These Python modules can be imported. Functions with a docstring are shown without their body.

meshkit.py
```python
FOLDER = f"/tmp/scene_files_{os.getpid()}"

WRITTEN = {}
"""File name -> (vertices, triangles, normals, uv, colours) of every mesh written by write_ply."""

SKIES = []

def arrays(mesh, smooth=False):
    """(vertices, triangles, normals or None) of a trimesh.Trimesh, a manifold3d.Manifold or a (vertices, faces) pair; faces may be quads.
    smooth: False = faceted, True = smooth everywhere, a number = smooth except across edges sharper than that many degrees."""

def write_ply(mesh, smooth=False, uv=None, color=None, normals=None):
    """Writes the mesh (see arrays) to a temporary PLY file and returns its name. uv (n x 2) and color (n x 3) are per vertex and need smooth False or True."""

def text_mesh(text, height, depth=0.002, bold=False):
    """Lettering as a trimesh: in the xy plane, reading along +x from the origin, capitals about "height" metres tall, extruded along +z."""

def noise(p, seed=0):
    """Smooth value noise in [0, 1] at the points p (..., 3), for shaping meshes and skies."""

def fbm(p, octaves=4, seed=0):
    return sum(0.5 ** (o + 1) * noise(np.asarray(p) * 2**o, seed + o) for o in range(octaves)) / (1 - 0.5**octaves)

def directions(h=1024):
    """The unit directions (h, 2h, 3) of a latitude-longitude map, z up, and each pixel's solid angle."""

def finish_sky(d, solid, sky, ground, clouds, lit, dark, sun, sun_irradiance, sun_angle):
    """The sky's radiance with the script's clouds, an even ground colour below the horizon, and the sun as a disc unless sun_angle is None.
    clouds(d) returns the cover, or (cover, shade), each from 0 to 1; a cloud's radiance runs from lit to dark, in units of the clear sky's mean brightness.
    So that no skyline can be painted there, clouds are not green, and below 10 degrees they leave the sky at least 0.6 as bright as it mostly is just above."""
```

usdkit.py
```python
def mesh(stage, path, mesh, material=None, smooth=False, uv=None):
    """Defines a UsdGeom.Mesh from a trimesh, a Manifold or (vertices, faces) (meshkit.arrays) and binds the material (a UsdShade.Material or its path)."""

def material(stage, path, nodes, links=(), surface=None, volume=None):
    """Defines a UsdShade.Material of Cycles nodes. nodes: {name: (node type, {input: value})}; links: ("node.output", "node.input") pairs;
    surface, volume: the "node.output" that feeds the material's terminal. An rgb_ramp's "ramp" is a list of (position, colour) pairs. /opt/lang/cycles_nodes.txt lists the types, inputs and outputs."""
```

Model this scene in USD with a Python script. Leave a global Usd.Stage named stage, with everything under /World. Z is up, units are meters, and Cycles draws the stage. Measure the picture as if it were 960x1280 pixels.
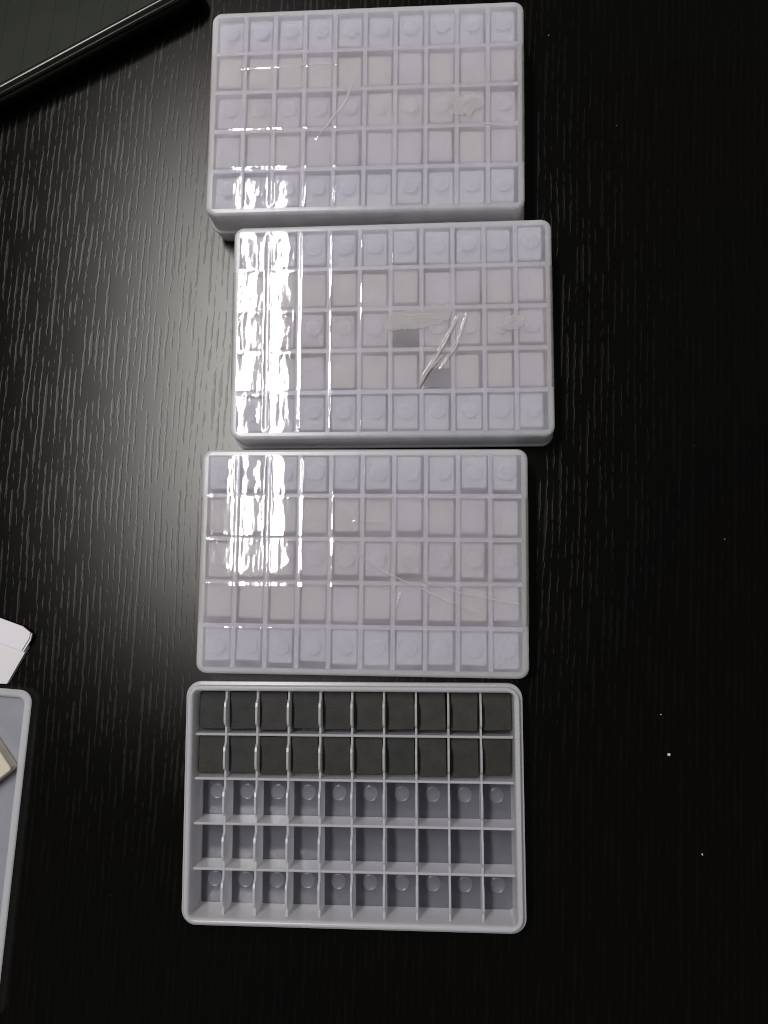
import math
import numpy as np
import trimesh
import shapely
from shapely import affinity
from shapely.geometry import Polygon, box as sbox
import usdkit
import meshkit
from pxr import Usd, UsdGeom, UsdLux, UsdShade, Gf, Sdf

stage = Usd.Stage.CreateInMemory()
UsdGeom.SetStageUpAxis(stage, "Z")
UsdGeom.SetStageMetersPerUnit(stage, 1.0)
UsdGeom.Xform.Define(stage, "/World")
rng = np.random.default_rng(11)

# ------------------------------------------------------------------ camera
cam = UsdGeom.Camera.Define(stage, "/World/camera")
R_ = np.array([0.99755, 0.00972, -0.06934])
F_ = np.array([-0.06996, 0.09866, -0.99266])
F_ /= np.linalg.norm(F_)
R_ -= F_ * R_.dot(F_); R_ /= np.linalg.norm(R_)
U_ = np.cross(R_, F_)
CAM_H = 0.48756
cam.AddTransformOp().Set(Gf.Matrix4d(*R_, 0, *U_, 0, *(-F_), 0, 0, 0, CAM_H, 1))
cam.CreateHorizontalApertureAttr(36.0)
cam.CreateVerticalApertureAttr(48.0)
cam.CreateFocalLengthAttr(36.0 * 975 / 960)
cam.CreateClippingRangeAttr(Gf.Vec2f(0.01, 100))
cam.CreateFStopAttr(15.0)
cam.CreateFocusDistanceAttr(0.465)
cam.CreateExposureAttr(0.0)

# ------------------------------------------------------------------ light: a twin-tube ceiling fitting and the dim room
TUBE = 138.0
for k, x in enumerate((-0.605, -0.507)):
    L = UsdLux.RectLight.Define(stage, "/World/fluorescent_tube" + ("" if k == 0 else "_%03d" % k))
    L.CreateWidthAttr(0.034)
    L.CreateHeightAttr(1.22)
    L.CreateIntensityAttr(TUBE)
    L.CreateColorAttr(Gf.Vec3f(1.0, 0.972, 0.955))
    L.AddTranslateOp().Set(Gf.Vec3d(x, 0.67, 1.9))
dome = UsdLux.DomeLight.Define(stage, "/World/room_light")
dome.CreateIntensityAttr(1.0)
room = usdkit.material(stage, "/World/Looks/dim_room", {"b": ("background_shader", {"color": (1.0, 0.97, 0.95), "strength": 0.055})}, surface="b.background")
UsdShade.MaterialBindingAPI.Apply(dome.GetPrim()).Bind(room)

# ------------------------------------------------------------------ materials
def mat(name, nodes, links, surface):
    return usdkit.material(stage, "/World/Looks/" + name, nodes, links, surface=surface)


def milky(name, color, milk, rough=0.2, tl=0.45, ior=1.5, bump=0.0, bscale=400.0):
    """Semi-clear polypropylene: part clear, part cloudy, with a gloss on top."""
    nodes = {
        "geo": ("geometry", {}),
        "nz": ("noise_texture", {"scale": 60.0, "detail": 4.0, "roughness": 0.6}),
        "rp": ("map_range", {"from_min": 0.3, "from_max": 0.7, "to_min": milk * 0.9, "to_max": min(1, milk * 1.1), "clamp": True}),
        "d": ("diffuse_bsdf", {"color": color}),
        "t": ("translucent_bsdf", {"color": color}),
        "m1": ("mix_closure", {"fac": tl}),
        "c": ("transparent_bsdf", {"color": (0.97, 0.97, 0.98)}),
        "m2": ("mix_closure", {}),
        "g": ("glossy_bsdf", {"color": (1, 1, 1), "roughness": rough}),
        "f": ("fresnel", {"IOR": ior}),
        "m3": ("mix_closure", {}),
    }
    links = [("geo.position", "nz.vector"), ("nz.fac", "rp.value"), ("d.BSDF", "m1.closure1"), ("t.BSDF", "m1.closure2"),
             ("rp.result", "m2.fac"), ("c.BSDF", "m2.closure1"), ("m1.closure", "m2.closure2"),
             ("f.fac", "m3.fac"), ("m2.closure", "m3.closure1"), ("g.BSDF", "m3.closure2")]
    if bump:
        nodes["bn"] = ("noise_texture", {"scale": bscale, "detail": 3.0})
        nodes["b"] = ("bump", {"strength": bump, "distance": 0.0003})
        links += [("geo.position", "bn.vector"), ("bn.fac", "b.height"), ("b.normal", "g.normal")]
    return mat(name, nodes, links, "m3.closure")


PP = (0.80, 0.78, 0.89)


def soft(name, color, clear, scale=0.003, weight=0.45, rough=0.25, bump=0.2):
    """Thick cloudy plastic: light wanders inside it; a little shows straight through."""
    return mat(name, {
        "geo": ("geometry", {}), "bn": ("noise_texture", {"scale": 350.0, "detail": 3.0}), "b": ("bump", {"strength": bump, "distance": 0.0003}),
        "p": ("principled_bsdf", {"base_color": color, "subsurface_method": "random_walk", "subsurface_weight": weight, "subsurface_radius": (1.0, 0.95, 1.0), "subsurface_scale": scale, "roughness": rough, "specular_ior_level": 0.4}),
        "c": ("transparent_bsdf", {"color": (0.97, 0.97, 0.98)}), "m": ("mix_closure", {"fac": clear})},
        [("geo.position", "bn.vector"), ("bn.fac", "b.height"), ("b.normal", "p.normal"), ("p.BSDF", "m.closure1"), ("c.BSDF", "m.closure2")], "m.closure")


def hazy_panel(name, color, milk, blur, rough, ior):
    """Thin hazy sheet: part clear, part clear but blurring, part milky, with a gloss."""
    return mat(name, {
        "d": ("diffuse_bsdf", {"color": color}), "t": ("translucent_bsdf", {"color": color}), "m1": ("mix_closure", {"fac": 0.3}),
        "c": ("transparent_bsdf", {"color": (0.98, 0.98, 0.98)}), "r": ("refraction_bsdf", {"color": (0.98, 0.98, 0.98), "roughness": 0.42, "IOR": 1.3}),
        "geo": ("geometry", {}), "sc": ("mapping", {"rotation": (0, 0, 0.5), "scale": (60.0, 420.0, 1.0)}), "sn": ("noise_texture", {"scale": 1.0, "detail": 2.0}), "sr": ("map_range", {"from_min": 0.66, "from_max": 0.74, "to_min": 0.0, "to_max": 0.10, "clamp": True}),
        "mn": ("noise_texture", {"scale": 38.0, "detail": 5.0, "roughness": 0.65}), "mr": ("map_range", {"from_min": 0.3, "from_max": 0.7, "to_min": milk * 0.72, "to_max": milk * 1.28, "clamp": True}), "ms": ("math", {"math_type": "add"}),
        "rn": ("noise_texture", {"scale": 75.0, "detail": 5.0}), "rr": ("map_range", {"from_min": 0.35, "from_max": 0.7, "to_min": rough * 0.8, "to_max": rough * 2.4, "clamp": True}),
        "mc": ("mix_closure", {"fac": blur}), "m2": ("mix_closure", {}),
        "g": ("glossy_bsdf", {"color": (1, 1, 1), "roughness": rough}), "f": ("fresnel", {"IOR": ior}), "m3": ("mix_closure", {})},
        [("d.BSDF", "m1.closure1"), ("t.BSDF", "m1.closure2"), ("c.BSDF", "mc.closure1"), ("r.BSDF", "mc.closure2"), ("mc.closure", "m2.closure1"), ("m1.closure", "m2.closure2"),
         ("f.fac", "m3.fac"), ("m2.closure", "m3.closure1"), ("g.BSDF", "m3.closure2"),
         ("geo.position", "sc.vector"), ("sc.vector", "sn.vector"), ("sn.fac", "sr.value"), ("geo.position", "mn.vector"), ("mn.fac", "mr.value"), ("sr.result", "ms.value1"), ("mr.result", "ms.value2"), ("ms.value", "m2.fac"),
         ("geo.position", "rn.vector"), ("rn.fac", "rr.value"), ("rr.result", "g.roughness")], "m3.closure")


M = {}
M["shell"] = soft("cloudy_plastic_wall", (0.945, 0.925, 1.0), 0.10, 0.005, 0.72)
M["panel"] = hazy_panel("cloudy_plastic_panel", PP, 0.42, 0.68, 0.018, 1.3)
M["rib"] = milky("cloudy_plastic_divider", (0.79, 0.77, 0.85), 0.97, 0.25, tl=0.25)
M["tray_wall"] = soft("clear_tray_wall", (0.945, 0.925, 1.0), 0.26, 0.004, 0.55)
M["tray_floor"] = milky("clear_tray_floor", (0.74, 0.755, 0.88), 0.135, 0.2)
M["tray_disc"] = milky("clear_tray_disc", (0.78, 0.78, 0.90), 0.07, 0.3)
M["disc"] = milky("cloudy_disc", (0.90, 0.88, 0.95), 0.40, 0.3, tl=0.1, ior=1.05)
M["tape"] = mat("clear_tape", {
    "c": ("transparent_bsdf", {"color": (0.975, 0.968, 0.952)}), "d": ("diffuse_bsdf", {"color": (0.75, 0.74, 0.68)}),
    "m1": ("mix_closure", {"fac": 0.06}),
    "g": ("glossy_bsdf", {"color": (1, 1, 1), "roughness": 0.035}), "f": ("fresnel", {"IOR": 1.5}), "m": ("mix_closure", {})},
    [("c.BSDF", "m1.closure1"), ("d.BSDF", "m1.closure2"), ("f.fac", "m.fac"), ("m1.closure", "m.closure1"), ("g.BSDF", "m.closure2")], "m.closure")
M["crease"] = milky("creased_tape", (0.92, 0.90, 0.89), 0.36, 0.06, tl=0.3)
M["fold"] = milky("bunched_tape", (0.90, 0.88, 0.87), 0.27, 0.08, tl=0.3)


def plain(name, c, rough=0.6, var=0.1, scale=80.0, bump=0.1, bscale=500.0, spec=0.5, bdist=0.0004):
    return mat(name, {
        "geo": ("geometry", {}), "n": ("noise_texture", {"scale": scale, "detail": 5.0, "roughness": 0.6}),
        "r": ("rgb_ramp", {"ramp": [(0.3, tuple(x * (1 - var) for x in c)), (0.7, tuple(min(1, x * (1 + var)) for x in c))]}),
        "bn": ("noise_texture", {"scale": bscale, "detail": 4.0}), "b": ("bump", {"strength": bump, "distance": bdist}),
        "p": ("principled_bsdf", {"roughness": rough, "specular_ior_level": spec})},
        [("geo.position", "n.vector"), ("n.fac", "r.fac"), ("r.color", "p.base_color"), ("geo.position", "bn.vector"), ("bn.fac", "b.height"), ("b.normal", "p.normal")], "p.BSDF")


for i, c in enumerate([(0.69, 0.675, 0.71), (0.685, 0.67, 0.695), (0.70, 0.685, 0.725), (0.69, 0.675, 0.665)]):
    M["insert%d" % i] = plain("pale_insert_%d" % (i + 1), c, 0.7, 0.04)
M["dark_insert"] = plain("dark_insert", (0.010, 0.012, 0.010), 0.5, 0.1)
for i, c in enumerate([(0.021, 0.021, 0.018), (0.024, 0.024, 0.020), (0.019, 0.020, 0.019)]):
    M["block%d" % i] = plain("dark_block_%d" % (i + 1), c, 0.62, 0.3, 120.0, 0.35, 900.0, 0.4)
M["paper"] = plain("white_paper", (0.80, 0.775, 0.83), 0.8, 0.02, 30.0, 0.15, 200.0)
M["paper2"] = plain("warm_white_paper", (0.76, 0.74, 0.76), 0.8, 0.02, 30.0, 0.15, 200.0)
M["cream"] = plain("cream_card", (0.66, 0.60, 0.49), 0.75, 0.05, 90.0, 0.2)
M["dust"] = plain("white_dust", (0.7, 0.7, 0.68), 0.8, 0.02)
M["device"] = plain("black_device_shell", (0.010, 0.011, 0.008), 0.25, 0.2, 60.0, 0.03)
M["device_top"] = plain("green_black_gloss", (0.010, 0.0135, 0.006), 0.45, 0.25, 40.0, 0.06, 300.0, 0.22)

# black wood-grain laminate: smooth satin ground with duller, slightly greyer open-pore lines running up the table
M["table"] = mat("black_woodgrain", {
    "geo": ("geometry", {}),
    "wn": ("noise_texture", {"scale": 4.0, "detail": 1.0}),
    "wc": ("mix", {"mix_type": "subtract", "fac": 1.0, "color2": (0.5, 0.5, 0.5)}),
    "ws": ("mapping", {"scale": (0.008, 0.0, 0.0)}),
    "wadd": ("mix", {"mix_type": "add", "fac": 1.0}),
    "mp": ("mapping", {"rotation": (0, 0, math.radians(2.0)), "scale": (1, 1, 1)}),
    "s1": ("mapping", {"scale": (200.0, 30.0, 1.0)}),
    "s2": ("mapping", {"scale": (800.0, 140.0, 1.0), "location": (31.0, 7.0, 0)}),
    "s3": ("mapping", {"scale": (30.0, 4.0, 1.0), "location": (3.0, 17.0, 0)}),
    "n1": ("noise_texture", {"scale": 1.0, "detail": 2.0, "roughness": 0.45}),
    "n2": ("noise_texture", {"scale": 1.0, "detail": 2.0, "roughness": 0.5}),
    "n3": ("noise_texture", {"scale": 1.0, "detail": 2.0}),
    "sx": ("separate_xyz", {}),
    "ph": ("math", {"math_type": "multiply", "value2": 2 * math.pi / 0.0041}),
    "phn": ("math", {"math_type": "multiply_add", "value2": 11.0}),
    "sin": ("math", {"math_type": "sine"}),
    "w": ("math", {"math_type": "multiply", "value2": 0.13}),
    "sum": ("math", {"math_type": "multiply_add", "value2": 0.62}),
    "sum2": ("math", {"math_type": "multiply_add", "value2": 0.45}),
    "mask": ("map_range", {"from_min": 0.615, "from_max": 0.695, "to_min": 0.0, "to_max": 1.0, "clamp": True}),
    "fine": ("noise_texture", {"scale": 1800.0, "detail": 2.0}),
    "hgt": ("math", {"math_type": "multiply_add", "value2": 0.10}),
    "col": ("mix", {"color1": (0.0020, 0.0019, 0.0016), "color2": (0.0035, 0.0033, 0.0028)}),
    "rgh": ("map_range", {"from_min": 0.0, "from_max": 1.0, "to_min": 0.305, "to_max": 0.352}),
    "b": ("bump", {"invert": True, "strength": 0.14, "distance": 0.0002}),
    "d": ("diffuse_bsdf", {}), "g": ("glossy_bsdf", {"distribution": "beckmann", "color": (0.95, 0.945, 0.92)}), "f": ("fresnel", {"IOR": 1.44}), "p": ("mix_closure", {}),
}, [("geo.position", "wn.vector"), ("wn.color", "wc.color1"), ("wc.color", "ws.vector"), ("geo.position", "wadd.color1"), ("ws.vector", "wadd.color2"),
    ("wadd.color", "mp.vector"), ("mp.vector", "s1.vector"), ("mp.vector", "s2.vector"), ("mp.vector", "s3.vector"),
    ("s1.vector", "n1.vector"), ("s2.vector", "n2.vector"), ("s3.vector", "n3.vector"),
    ("mp.vector", "sx.vector"), ("sx.x", "ph.value1"), ("n3.fac", "phn.value1"), ("ph.value", "phn.value3"), ("phn.value", "sin.value1"), ("sin.value", "w.value1"),
    ("n1.fac", "sum.value1"), ("w.value", "sum.value3"), ("n2.fac", "sum2.value1"), ("sum.value", "sum2.value3"),
    ("sum2.value", "mask.value"), ("mask.result", "col.fac"), ("mask.result", "rgh.value"),
    ("geo.position", "fine.vector"), ("fine.fac", "hgt.value1"), ("mask.result", "hgt.value3"), ("hgt.value", "b.height"),
    ("col.color", "d.color"), ("rgh.result", "g.roughness"), ("b.normal", "g.normal"), ("b.normal", "d.normal"), ("f.fac", "p.fac"), ("d.BSDF", "p.closure1"), ("g.BSDF", "p.closure2")], "p.closure")

# ------------------------------------------------------------------ scene helpers
taken = {}


def numbered(parent, name):
    k = taken.get((parent, name), -1) + 1
    taken[(parent, name)] = k
    return "%s/%s" % (parent, name if k == 0 else "%s_%03d" % (name, k))


def tag(prim, label=None, category=None, group=None, kind=None):
    for k, v in (("label", label), ("category", category), ("group", group), ("kind", kind)):
        if v:
            prim.SetCustomDataByKey(k, v)


def thing(name, label, category, loc=(0, 0, 0), rot=0.0, group=None):
    x = UsdGeom.Xform.Define(stage, numbered("/World", name))
    x.AddTranslateOp().Set(Gf.Vec3d(*map(float, loc)))
    x.AddRotateZOp().Set(float(rot))
    tag(x.GetPrim(), label, category, group)
    return str(x.GetPath())


def part(parent, name, mesh, material, smooth=30, label=None):
    m = usdkit.mesh(stage, numbered(parent, name), mesh, M[material], smooth=smooth)
    if label:
        tag(m.GetPrim(), label)
    return str(m.GetPath())


def rrect(hw, hd, r, z, n=8):
    r = max(1e-5, min(r, hw, hd))
    pts = []
    for cx, cy, a0 in ((hw - r, hd - r, 0), (-hw + r, hd - r, 90), (-hw + r, -hd + r, 180), (hw - r, -hd + r, 270)):
        for a in np.radians(np.linspace(a0, a0 + 90, n)):
            pts.append((cx + r * math.cos(a), cy + r * math.sin(a), z))
    return np.array(pts)


def loft(rings, bottom=True, top=True, closed=False):
    n = len(rings[0])
    v = np.vstack(rings)
    f = []
    idx = list(range(len(rings))) + ([0] if closed else [])
    for a, b in zip(idx[:-1], idx[1:]):
        for i in range(n):
            j = (i + 1) % n
            f += [(a * n + i, a * n + j, b * n + j), (a * n + i, b * n + j, b * n + i)]
    if not closed:
        k = len(rings) - 1
        if bottom:
            f += [(0, i + 1, i) for i in range(1, n - 1)]
        if top:
            f += [(k * n, k * n + i, k * n + i + 1) for i in range(1, n - 1)]
    return trimesh.Trimesh(v, f, process=False)


def rbox(hw, hd, z0, z1, r=0.001, ch=0.0003, n=3):
    return loft([rrect(hw - ch, hd - ch, r, z0, n), rrect(hw, hd, r, z0 + ch, n), rrect(hw, hd, r, z1 - ch, n), rrect(hw - ch, hd - ch, max(r - ch, 1e-5), z1, n)])


def grid(xs, ys, z):
    X, Y = np.meshgrid(xs, ys)
    v = np.stack([X.ravel(), Y.ravel(), z.ravel()], 1)
    nx, ny = len(xs), len(ys)
    i = (np.arange(ny - 1)[:, None] * nx + np.arange(nx - 1)[None]).ravel()
    f = np.vstack([np.stack([i, i + 1, i + nx + 1], 1), np.stack([i, i + nx + 1, i + nx], 1)])
    return trimesh.Trimesh(v, f, process=False)


def moved(m, x=0, y=0, z=0):
    m = m.copy()
    m.apply_translation((x, y, z))
    return m


def extrude(poly, z0, z1):
    m = trimesh.creation.extrude_polygon(poly, z1 - z0, engine="earcut")
    m.apply_translation((0, 0, z0))
    return m


# ------------------------------------------------------------------ the table
tt = usdkit.mesh(stage, numbered("/World", "table_top"), rbox(0.8, 0.6, -0.03, 0.0, 0.004, 0.001), M["table"], smooth=False)
tag(tt.GetPrim(), "black wood-grain table top under all the plastic boxes", None, None, "structure")

# ------------------------------------------------------------------ the compartment grid shared by all trays
PX, PY = 0.0189, 0.0258
COLX = [(i - 4.5) * PX for i in range(10)]
ROWY = [(2 - j) * PY for j in range(5)]          # first row is the far one
DIVX = [(i - 4) * PX for i in range(9)]
DIVY = [(1.5 - j) * PY for j in range(4)]


def column_divider(z0, zlow, zhigh, half):
    """One divider running front to back; its top edge stands higher along the middle of every compartment."""
    top = []
    for j in range(5):
        yc = -ROWY[j]
        a = PY / 2
        for s, zz in ((-1.0, zlow), (-0.66, zlow), (-0.48, zhigh - 0.0006), (-0.3, zhigh), (0.3, zhigh), (0.48, zhigh - 0.0006), (0.66, zlow)):
            top.append((yc + s * a * 0.98, zz))
    top = sorted(top)
    top[0] = (-half, zlow)
    top.append((half, zlow))
    poly = Polygon([(-half, z0), (half, z0)] + top[::-1])
    m = trimesh.creation.extrude_polygon(poly, 0.0012, engine="earcut")
    v = m.vertices.copy()
    m.vertices = np.stack([v[:, 2] - 0.0006, v[:, 0], v[:, 1]], 1)
    return trimesh.Trimesh(m.vertices, m.faces, process=False)


def wrinkle(pts, w, r):
    """A wandering ribbon of uneven width along a line of points, tapering to nothing at both ends."""
    line = shapely.LineString(pts)
    n = max(6, int(line.length / 0.0015))
    left, right = [], []
    for k in range(n + 1):
        p = np.array(line.interpolate(k / n, normalized=True).coords[0])
        q = np.array(line.interpolate(min(1, k / n + 0.02), normalized=True).coords[0]) - np.array(line.interpolate(max(0, k / n - 0.02), normalized=True).coords[0])
        nrm = np.array([-q[1], q[0]]) / max(np.hypot(*q), 1e-9)
        h = w * (0.12 + math.sin(math.pi * k / n) ** 0.6 * r.uniform(0.4, 1.2))
        p = p + nrm * r.normal(0, w * 0.25)
        left.append(p + nrm * h)
        right.append(p - nrm * h)
    g = Polygon(left + right[::-1]).buffer(0)
    return max(getattr(g, "geoms", [g]), key=lambda x: x.area)


def ragged(pts, r):
    ring = Polygon(pts).buffer(0.001).exterior
    n = int(ring.length / 0.0016)
    q = np.array([ring.interpolate(k / n, normalized=True).coords[0] for k in range(n)]) + r.normal(0, 0.00075, (n, 2))
    g = Polygon(q).buffer(0).buffer(-0.0006).buffer(0.0012, quad_segs=4)
    return max(getattr(g, "geoms", [g]), key=lambda x: x.area)


# ------------------------------------------------------------------ the three closed, taped boxes (base turned upside down on its lid)
def closed_box(seed, label, loc, rot, H, creases, folds, dark=(), shift=(-0.0003, 0.0004), tape_y=(-0.037, 0.038)):
    r = np.random.default_rng(seed)
    T = thing("compartment_box", label, "plastic box", loc, rot)
    lh = H - 0.0235
    part(T, "lid", loft([rrect(0.0965, 0.0660, 0.005, 0), rrect(0.0980, 0.0675, 0.006, 0.0006), rrect(0.0990, 0.0685, 0.007, lh - 0.0006), rrect(0.0984, 0.0679, 0.0066, lh),
                          rrect(0.094, 0.0635, 0.004, lh)]), "shell")
    rings = [rrect(0.0970, 0.0665, 0.006, lh + 0.0003), rrect(0.0992, 0.0687, 0.0075, lh + 0.0008), rrect(0.0996, 0.0691, 0.0078, lh + 0.0013), rrect(0.0994, 0.0689, 0.0076, lh + 0.0028),
             rrect(0.0984, 0.0679, 0.0070, lh + 0.0034), rrect(0.0977, 0.06695, 0.0066, H - 0.0022)]
    for a in (25, 50, 72, 90):
        c, s = math.cos(math.radians(a)), math.sin(math.radians(a))
        rings.append(rrect(0.0957 + 0.0020 * c, 0.06495 + 0.0020 * c, 0.0062 - 0.0012 * (1 - c), H - 0.0022 + 0.0022 * s))
    rings.append(rrect(0.0938, 0.0632, 0.00002, H))
    shell = part(T, "base_shell", loft(rings + [rrect(0.0936, 0.0630, 0.00002, H - 0.0012), rrect(0.0950, 0.0642, 0.004, H - 0.0030), rrect(0.0955, 0.0650, 0.004, lh + 0.0003)], False, False, True), "shell", 40)
    # the base's flat underside, with faint sinks along the dividers
    bx, by = 0.0938, 0.0632
    rel = {}

    def height(X, Y, dx=0.0, fine=1.0, ph=0):
        z = np.zeros_like(X)
        k = 0.00010
        for i, d in enumerate(DIVX):
            z -= k * (0.75 + 0.5 * rel.setdefault(("x", i), r.random())) * (0.45 + 1.1 * meshkit.fbm(np.stack([np.full_like(X, d * 999), Y * 130, X * 0], -1), 2, seed)) * np.exp(-((X - d) / 0.0012) ** 2)
        for i, d in enumerate(DIVY):
            z -= k * (0.8 + 0.5 * rel.setdefault(("y", i), r.random())) * np.exp(-((Y - d) / 0.0012) ** 2)
        P = np.stack([X, Y, np.full_like(X, seed * 3.1)], -1)
        z += fine * 0.00018 * (meshkit.fbm(P * [85, 20, 1], 2, seed) - 0.5)
        z += fine * 0.000055 * (meshkit.fbm(P * [330, 95, 1], 2, seed + 5 + ph) - 0.5)
        z += fine * 0.000003 * (meshkit.noise(P * [1000, 700, 1], seed + 9 + ph) - 0.5)
        return z

    xs, ys = np.linspace(-bx, bx, 250), np.linspace(-by, by, 170)
    X, Y = np.meshgrid(xs, ys)
    fade = np.clip((bx - np.abs(X)) / 0.004, 0, 1) * np.clip((by - np.abs(Y)) / 0.004, 0, 1)
    z = height(X, Y) * fade
    for j in (0, 2, 4):
        for cx in COLX:
            d = np.hypot(X - cx, Y - ROWY[j] - 0.0012)
            z += 0.000004 * np.exp(-((d - 0.0047) / 0.0007) ** 2)
    part(T, "bottom_panel", grid(xs, ys, H + z), "panel", True)
    for d in DIVX:
        part(T, "divider", moved(rbox(0.0013, 0.0636, lh + 0.001, H - 0.0003, 0.0002, 0.0001), d), "rib", False)
    for d in DIVY:
        part(T, "cross_divider", moved(rbox(0.0942, 0.0013, lh + 0.001, H - 0.0004, 0.0002, 0.0001), 0, d), "rib", False)
    for j in range(5):
        for i in range(10):
            ox, oy = r.normal(shift[0], 0.0004), r.normal(shift[1], 0.0006)
            hw, hd = 0.0075 + r.uniform(-0.0002, 0.0003), 0.0103 + r.uniform(-0.0003, 0.0003)
            zt = H - 0.0030 - r.random() * 0.0012
            look = "insert%d" % (3 if (1 <= j <= 3 and r.random() < 0.55) else r.integers(0, 3))
            if (j, i) in dark:
                x0, x1, y0, y1 = dark[(j, i)]
                part(T, "insert", moved(rbox(hw, hd, lh + 0.001, zt - 0.0015), COLX[i] + ox, ROWY[j] + oy), look, False)
                part(T, "dark_insert", moved(rbox((x1 - x0) / 2, (y1 - y0) / 2, zt - 0.0014, H - 0.0009, 0.0006), COLX[i] + (x0 + x1) / 2, ROWY[j] + (y0 + y1) / 2), "dark_insert", False,
                     "dark grey piece showing in the near half of the compartment")
            else:
                m = rbox(hw, hd, lh + 0.002, zt, 0.0014, 0.0007, 4)
                m.apply_translation((0, 0, -zt))
                m.apply_transform(trimesh.transformations.euler_matrix(r.normal(0, 0.03), r.normal(0, 0.03), r.normal(0, 0.012)))
                part(T, "insert", moved(m, COLX[i] + ox, ROWY[j] + oy, zt), look, False)
            if j in (0, 2, 4) and not (j, i) in dark:
                part(shell, "moulding_disc", moved(rbox(0.0048, 0.0048, H - 0.0007, H - 0.0004, 0.0048, 0.0002, 8), COLX[i], ROWY[j] + 0.0012 + r.normal(0, 0.0002)), "disc")
    # clear tape across the middle rows and down both sides
    y0, y1 = tape_y
    side = 0.016
    xs = np.linspace(-0.0942, 0.0942, 300)
    ys = np.linspace(y0, y1, 124)
    X, Y = np.meshgrid(xs, ys)
    z = H + 0.00022 + height(X, Y, fine=1.0, ph=20) * 0.85
    z += 0.000006 * (meshkit.fbm(np.stack([X, Y, np.full_like(X, seed)], -1) * [600, 420, 1], 2, seed + 31) - 0.5)
    for (pts, wdt, amp) in creases:
        for (ax, ay), (bx_, by_) in zip(pts[:-1], pts[1:]):
            t = np.clip(((X - ax) * (bx_ - ax) + (Y - ay) * (by_ - ay)) / ((bx_ - ax) ** 2 + (by_ - ay) ** 2), 0, 1)
            d = np.hypot(X - ax - t * (bx_ - ax), Y - ay - t * (by_ - ay))
            z += amp * np.exp(-(d / wdt) ** 2)
    top = grid(xs, ys, z)
    ends = []
    for s in (-1, 1):
        prof = [(0.0942, H + 0.0002), (0.0957, H + 0.00022), (0.0972, H - 0.0004), (0.0979, H - 0.0020), (0.0981, H - 0.005), (0.09855, H - side)]
        yy = np.linspace(y0, y1, 24)
        v = np.array([(s * (px + 0.00012 * r.random()), y, pz) for y in yy for px, pz in prof])
        n = len(prof)
        f = []
        for a in range(len(yy) - 1):
            for b in range(n - 1):
                q = (a * n + b, a * n + b + 1, (a + 1) * n + b + 1, (a + 1) * n + b)
                q = q if s > 0 else q[::-1]
                f += [(q[0], q[1], q[2]), (q[0], q[2], q[3])]
        ends.append(trimesh.Trimesh(v, f, process=False))
    tape = part(T, "clear_tape", trimesh.util.concatenate([top] + ends), "tape", True)
    for pts, wdt, amp in creases:                 # the standing folds of the wrinkled tape
        part(tape, "tape_crease", extrude(wrinkle(pts, wdt * 0.6, r), H + 0.00034, H + 0.00046), "crease", 30)
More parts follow.
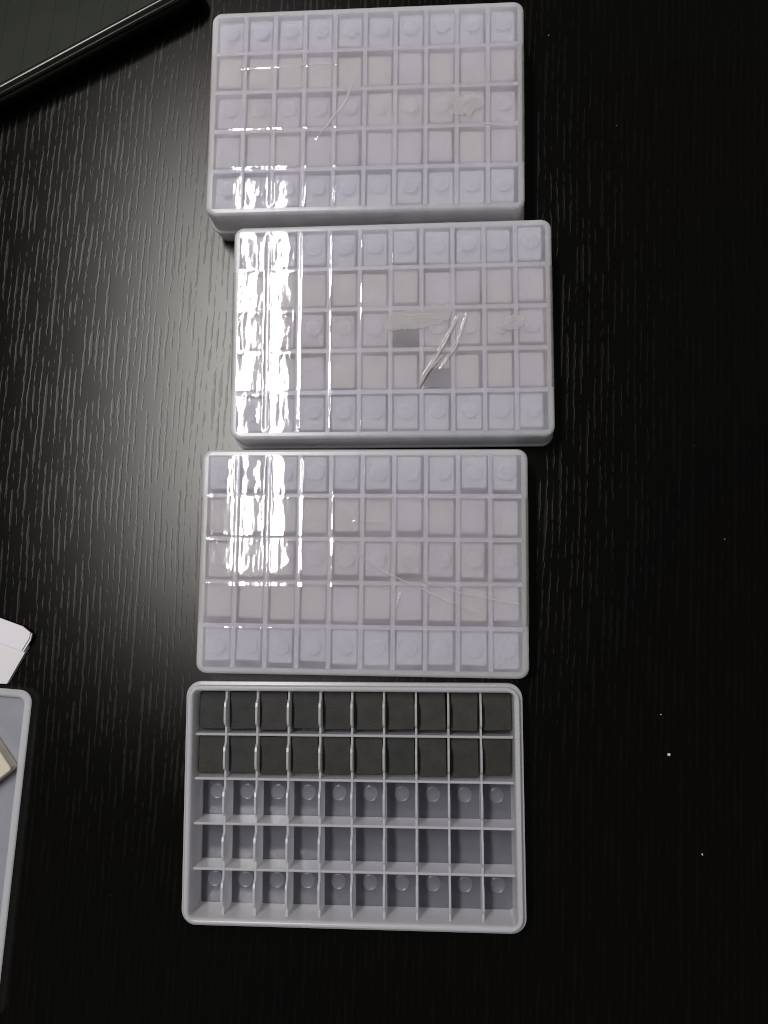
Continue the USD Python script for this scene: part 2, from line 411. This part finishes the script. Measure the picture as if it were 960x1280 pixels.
    for pts in folds:
        part(tape, "tape_fold", extrude(ragged(pts, r), H + 0.00036, H + 0.00046), "fold", 30)
        c = np.mean(pts, 0)
        for q in range(5):                        # crumpled ridges running through the bunched tape
            p0, p1 = (np.array(pts[k]) * w + c * (1 - w) for k, w in zip(r.choice(len(pts), 2, replace=False), r.uniform(0.4, 1.1, 2)))
            part(tape, "tape_crease", extrude(wrinkle([p0, (p0 + p1) / 2 + r.normal(0, 0.0012, 2), p1], r.uniform(0.0003, 0.0006), r), H + 0.00048 + q * 0.00002, H + 0.0006 + q * 0.00002), "crease", 30)
    return T


def loc2(px, py, c, rot):
    a = math.radians(-rot)
    x, y = px - c[0], py - c[1]
    return (x * math.cos(a) - y * math.sin(a), x * math.sin(a) + y * math.cos(a))


B1, B2, B3 = ((-0.0464, 0.2952), -0.15), ((-0.0296, 0.1572), 0.35), ((-0.0454, 0.0165), -0.07)
l1 = lambda p: [loc2(x, y, *B1) for x, y in p]
l2 = lambda p: [loc2(x, y, *B2) for x, y in p]
l3 = lambda p: [loc2(x, y, *B3) for x, y in p]
closed_box(3, "taped white box farthest from the open tray, raised higher on a deep lid", (*B1[0], 0), B1[1], 0.036,
           [(l1([(-0.124, 0.324), (-0.06, 0.325)]), 0.0006, 0.0002), (l1([(-0.052, 0.316), (-0.058, 0.30), (-0.075, 0.277)]), 0.0012, 0.0003), (l1([(0.022, 0.283), (0.036, 0.281)]), 0.0005, 0.0002)],
           [l1([(0.008, 0.302), (0.013, 0.296), (0.019, 0.300), (0.026, 0.298), (0.021, 0.291), (0.010, 0.290)])])
closed_box(8, "taped white box with two dark pieces showing under its wrinkled tape", (*B2[0], 0), B2[1], 0.029,
           [(l2([(0.0115, 0.164), (0.004, 0.149), (-0.0125, 0.121)]), 0.0009, 0.0005), (l2([(0.017, 0.166), (0.010, 0.145), (0.0015, 0.133)]), 0.0007, 0.0004),
            (l2([(0.003, 0.141), (-0.006, 0.131), (-0.0125, 0.120), (-0.004, 0.121)]), 0.0005, 0.0006)],
           [l2([(-0.031, 0.161), (-0.027, 0.1665), (-0.014, 0.168), (0.006, 0.170), (0.004, 0.163), (-0.012, 0.1585), (-0.029, 0.158)]), l2([(0.037, 0.158), (0.043, 0.163), (0.050, 0.162), (0.044, 0.156)])],
           shift=(-0.0005, 0.0004), dark={(2, 5): (-0.0079, 0.0079, -0.0112, 0.0004), (3, 6): (-0.0072, 0.0083, -0.0108, 0.0012)})
closed_box(15, "taped white box nearest the open tray, with a long diagonal crease in its tape", (*B3[0], 0), B3[1], 0.029,
           [(l3([(-0.063, 0.029), (-0.03, 0.0095), (0.005, -0.006), (0.022, -0.013)]), 0.0006, 0.0003), (l3([(-0.012, 0.006), (0.014, -0.002), (0.051, -0.0085)]), 0.0005, 0.0003),
            (l3([(-0.022, -0.002), (-0.025, -0.011)]), 0.0004, 0.0004), (l3([(-0.05, 0.04), (-0.03, 0.04)]), 0.0006, 0.0002)],
           [], shift=(-0.0004, 0.0014))

# ------------------------------------------------------------------ the open tray
TW, TD, TH = 0.0982, 0.0682, 0.0240
TRAY = ((-0.0502, -0.1249), 0.65)
T = thing("open_tray", "open empty-topped translucent tray of fifty compartments, nearest the bottom of the photo", "plastic tray", (*TRAY[0], 0), TRAY[1])
part(T, "outer_wall", loft([
    rrect(0.0955, 0.0655, 0.005, 0.0004), rrect(0.0968, 0.0668, 0.006, 0.0012), rrect(0.0974, 0.0674, 0.0066, 0.0176), rrect(0.0996, 0.0696, 0.0085, 0.0180), rrect(0.1000, 0.0700, 0.0088, 0.0186),
    rrect(0.0998, 0.0698, 0.0086, 0.0198), rrect(0.0980, 0.0680, 0.0076, 0.0203), rrect(0.0979, 0.0679, 0.0075, TH - 0.0008), rrect(0.0974, 0.0674, 0.0072, TH - 0.0001),
    rrect(0.0963, 0.0663, 0.0064, TH), rrect(0.0956, 0.0656, 0.005, TH - 0.0003), rrect(0.0950, 0.0650, 0.0035, TH - 0.0009), rrect(0.0946, 0.0646, 0.003, TH - 0.0020), rrect(0.0938, 0.0638, 0.002, 0.0016)], False, False, True), "tray_wall", 35)
fl = part(T, "tray_floor", rbox(0.0948, 0.0648, 0.0003, 0.0014, 0.003, 0.0002), "tray_floor", False)
for d in DIVX:
    part(T, "divider", moved(column_divider(0.0016, 0.0190, 0.0225, 0.0642), d), "tray_wall", False)
for d in DIVY:
    part(T, "cross_divider", moved(rbox(0.0942, 0.0007, 0.0016, 0.0187, 0.0002, 0.0002), 0, d), "tray_wall", False)
for j in (0, 2, 4):
    for cx in COLX:
        ring = extrude(shapely.Point(0, 0).buffer(0.0044, quad_segs=7).difference(shapely.Point(0, 0).buffer(0.0039, quad_segs=7)), 0.0016, 0.0022)
        disc = rbox(0.0038, 0.0038, 0.0016, 0.0018, 0.0038, 0.00005, 8)
        part(fl, "moulding_disc", moved(trimesh.util.concatenate([ring, disc]), cx + rng.normal(0, 0.0002), ROWY[j] + 0.0018), "tray_disc", 30)

ORD = ["first", "second", "third", "fourth", "fifth", "sixth", "seventh", "eighth", "ninth", "tenth"]
a = math.radians(TRAY[1])
for j in range(2):
    for i in range(10):
        x, y = COLX[i] + rng.normal(-0.0001, 0.00025), ROWY[j] + 0.0008 + rng.normal(0, 0.0004)
        m = rbox(0.0084, 0.0112, 0.0016, 0.0140 + rng.random() * 0.0022, 0.0015, 0.0004, 4)
        m.apply_translation((0, 0, -0.014))
        m.apply_transform(trimesh.transformations.euler_matrix(rng.normal(0, 0.02), rng.normal(0, 0.02), rng.normal(0, 0.016)))
        m.apply_translation((0, 0, 0.0143))
        X, Y = TRAY[0][0] + x * math.cos(a) - y * math.sin(a), TRAY[0][1] + x * math.sin(a) + y * math.cos(a)
        b = usdkit.mesh(stage, numbered("/World", "dark_block"), m, M["block%d" % rng.integers(0, 3)], smooth=False)
        b.AddTranslateOp().Set(Gf.Vec3d(X, Y, 0))
        b.AddRotateZOp().Set(TRAY[1])
        tag(b.GetPrim(), "dark grey block, %s from left in the open tray's %s row" % (ORD[i], ("farthest", "second farthest")[j]), "block", "dark blocks in the open tray")

# ------------------------------------------------------------------ things at the left edge
LX, LY, LR = -0.2543, -0.0657, -3.6
T = thing("shallow_tray", "shallow translucent lid without compartments, cut off by the left edge of the photo", "plastic lid", (LX, LY, 0), LR)
def at(rings):
    return [q + np.array([-0.0700, -0.1000, 0]) for q in rings]
part(T, "rim_wall", loft(at([rrect(0.0662, 0.0962, 0.005, 0.0004), rrect(0.0670, 0.0970, 0.006, 0.0008), rrect(0.0697, 0.0997, 0.0075, 0.0038), rrect(0.0700, 0.1000, 0.0078, 0.0046), rrect(0.0695, 0.0995, 0.0074, 0.0052), rrect(0.0668, 0.0968, 0.0055, 0.0052),
    rrect(0.0656, 0.0956, 0.005, 0.0047), rrect(0.0648, 0.0948, 0.004, 0.0036), rrect(0.0644, 0.0944, 0.003, 0.0016)]), False, False, True), "tray_wall", 35)
M["lid_floor"] = milky("clear_lid_floor", (0.76, 0.77, 0.86), 0.42, 0.2)
part(T, "lid_floor", loft(at([rrect(0.0645, 0.0945, 0.003, 0.0004), rrect(0.0645, 0.0945, 0.003, 0.0014)])), "lid_floor", False)
pc = rbox(0.014, 0.011, 0.0, 0.009, 0.0015, 0.0005)
c = usdkit.mesh(stage, numbered("/World", "cream_block"), pc, M["cream"], smooth=False)
c.AddTranslateOp().Set(Gf.Vec3d(-0.2795, -0.1085, 0.0017)); c.AddRotateZOp().Set(-52.0)
tag(c.GetPrim(), "corner of a cream coloured block lying in the shallow lid at the left edge", "block")

T = thing("paper_packet", "white folded paper packet at the left edge above the shallow lid", "packet", (-0.2773, -0.0308, 0), 0)
up = Polygon([(-0.06, 0.025), (0.000, 0.0092), (0.0150, 0.0042), (0.0202, 0.0004), (0.0195, -0.0035), (0.0152, -0.0108), (0.0010, -0.0062), (-0.06, 0.012)])
lo = Polygon([(-0.06, 0.016), (0.000, 0.0035), (0.0150, -0.0040), (0.0172, -0.0082), (0.0048, -0.0310), (-0.06, -0.031)])
part(T, "lower_sheet", extrude(lo, 0.0002, 0.0030), "paper2", False)
part(T, "folded_flap", extrude(up, 0.0031, 0.0044), "paper", False)
part(T, "folded_flap", extrude(affinity.translate(up, -0.0007, 0.0010), 0.0046, 0.0052), "paper", False)

# ------------------------------------------------------------------ the dark device in the far left corner
ang = math.degrees(math.atan2(0.3838 - 0.3239, -0.1757 + 0.2894))
cx0, cy0 = -0.1560, 0.3940
T = thing("dark_device", "flat dark slab with greenish glossy top and bright rounded edge, in the top left corner", "device", (cx0, cy0, 0), ang)
def dv(rings):
    return [q + np.array([-0.130, 0.0900, 0]) for q in rings]
part(T, "body", loft(dv([rrect(0.122, 0.082, 0.008, 0.0), rrect(0.1255, 0.0855, 0.010, 0.004), rrect(0.1285, 0.0885, 0.011, 0.0135), rrect(0.1297, 0.0897, 0.012, 0.0165),
    rrect(0.1300, 0.0900, 0.012, 0.0182), rrect(0.1296, 0.0896, 0.0118, 0.0194), rrect(0.1288, 0.0888, 0.0114, 0.0199), rrect(0.1280, 0.0880, 0.011, 0.0196), rrect(0.1274, 0.0874, 0.0105, 0.0200),
    rrect(0.1264, 0.0864, 0.010, 0.0212), rrect(0.1250, 0.0850, 0.010, 0.0216)])), "device", 40)
outline = sbox(-0.2545, 0.0055, -0.0055, 0.1745).buffer(-0.004).buffer(0.004)
for k in range(-2, 22):
    x = -0.30 + k * 0.0165
    s = Polygon([(x, -0.2), (x + 0.01635, -0.2), (x + 0.01635, 0.4), (x, 0.4)])
    s = affinity.rotate(s, -ang - 6, origin=(-0.13, 0.09)).intersection(outline)
    if not s.is_empty and s.area > 1e-5:
        part(T, "top_strip", extrude(s, 0.0215, 0.0220), "device_top", False)

# ------------------------------------------------------------------ dust
specks = []
pts = [(0.1372, -0.0963, 0.0009), (0.1331, -0.0730, 0.0004), (0.1550, -0.1531, 0.0006), (0.0716, 0.3651, 0.0002), (0.1145, 0.3006, 0.0002)]
pts += [(rng.uniform(0.07, 0.2), rng.uniform(-0.2, 0.36), rng.uniform(0.00015, 0.0003)) for _ in range(3)] + [(rng.uniform(-0.25, -0.16), rng.uniform(-0.2, 0.2), rng.uniform(0.00012, 0.00025)) for _ in range(2)]
for x, y, s in pts:
    m = trimesh.creation.icosphere(1, s)
    m.vertices *= rng.uniform(0.5, 1.1, (1, 3))
    m.vertices += rng.normal(0, s * 0.12, m.vertices.shape)
    m.vertices[:, 2] *= 0.4
    specks.append(moved(m, x, y, s * 0.15))
d = usdkit.mesh(stage, numbered("/World", "dust"), trimesh.util.concatenate(specks), M["dust"], smooth=False)
tag(d.GetPrim(), "scattered white dust specks on the black table", "dust", None, "stuff")
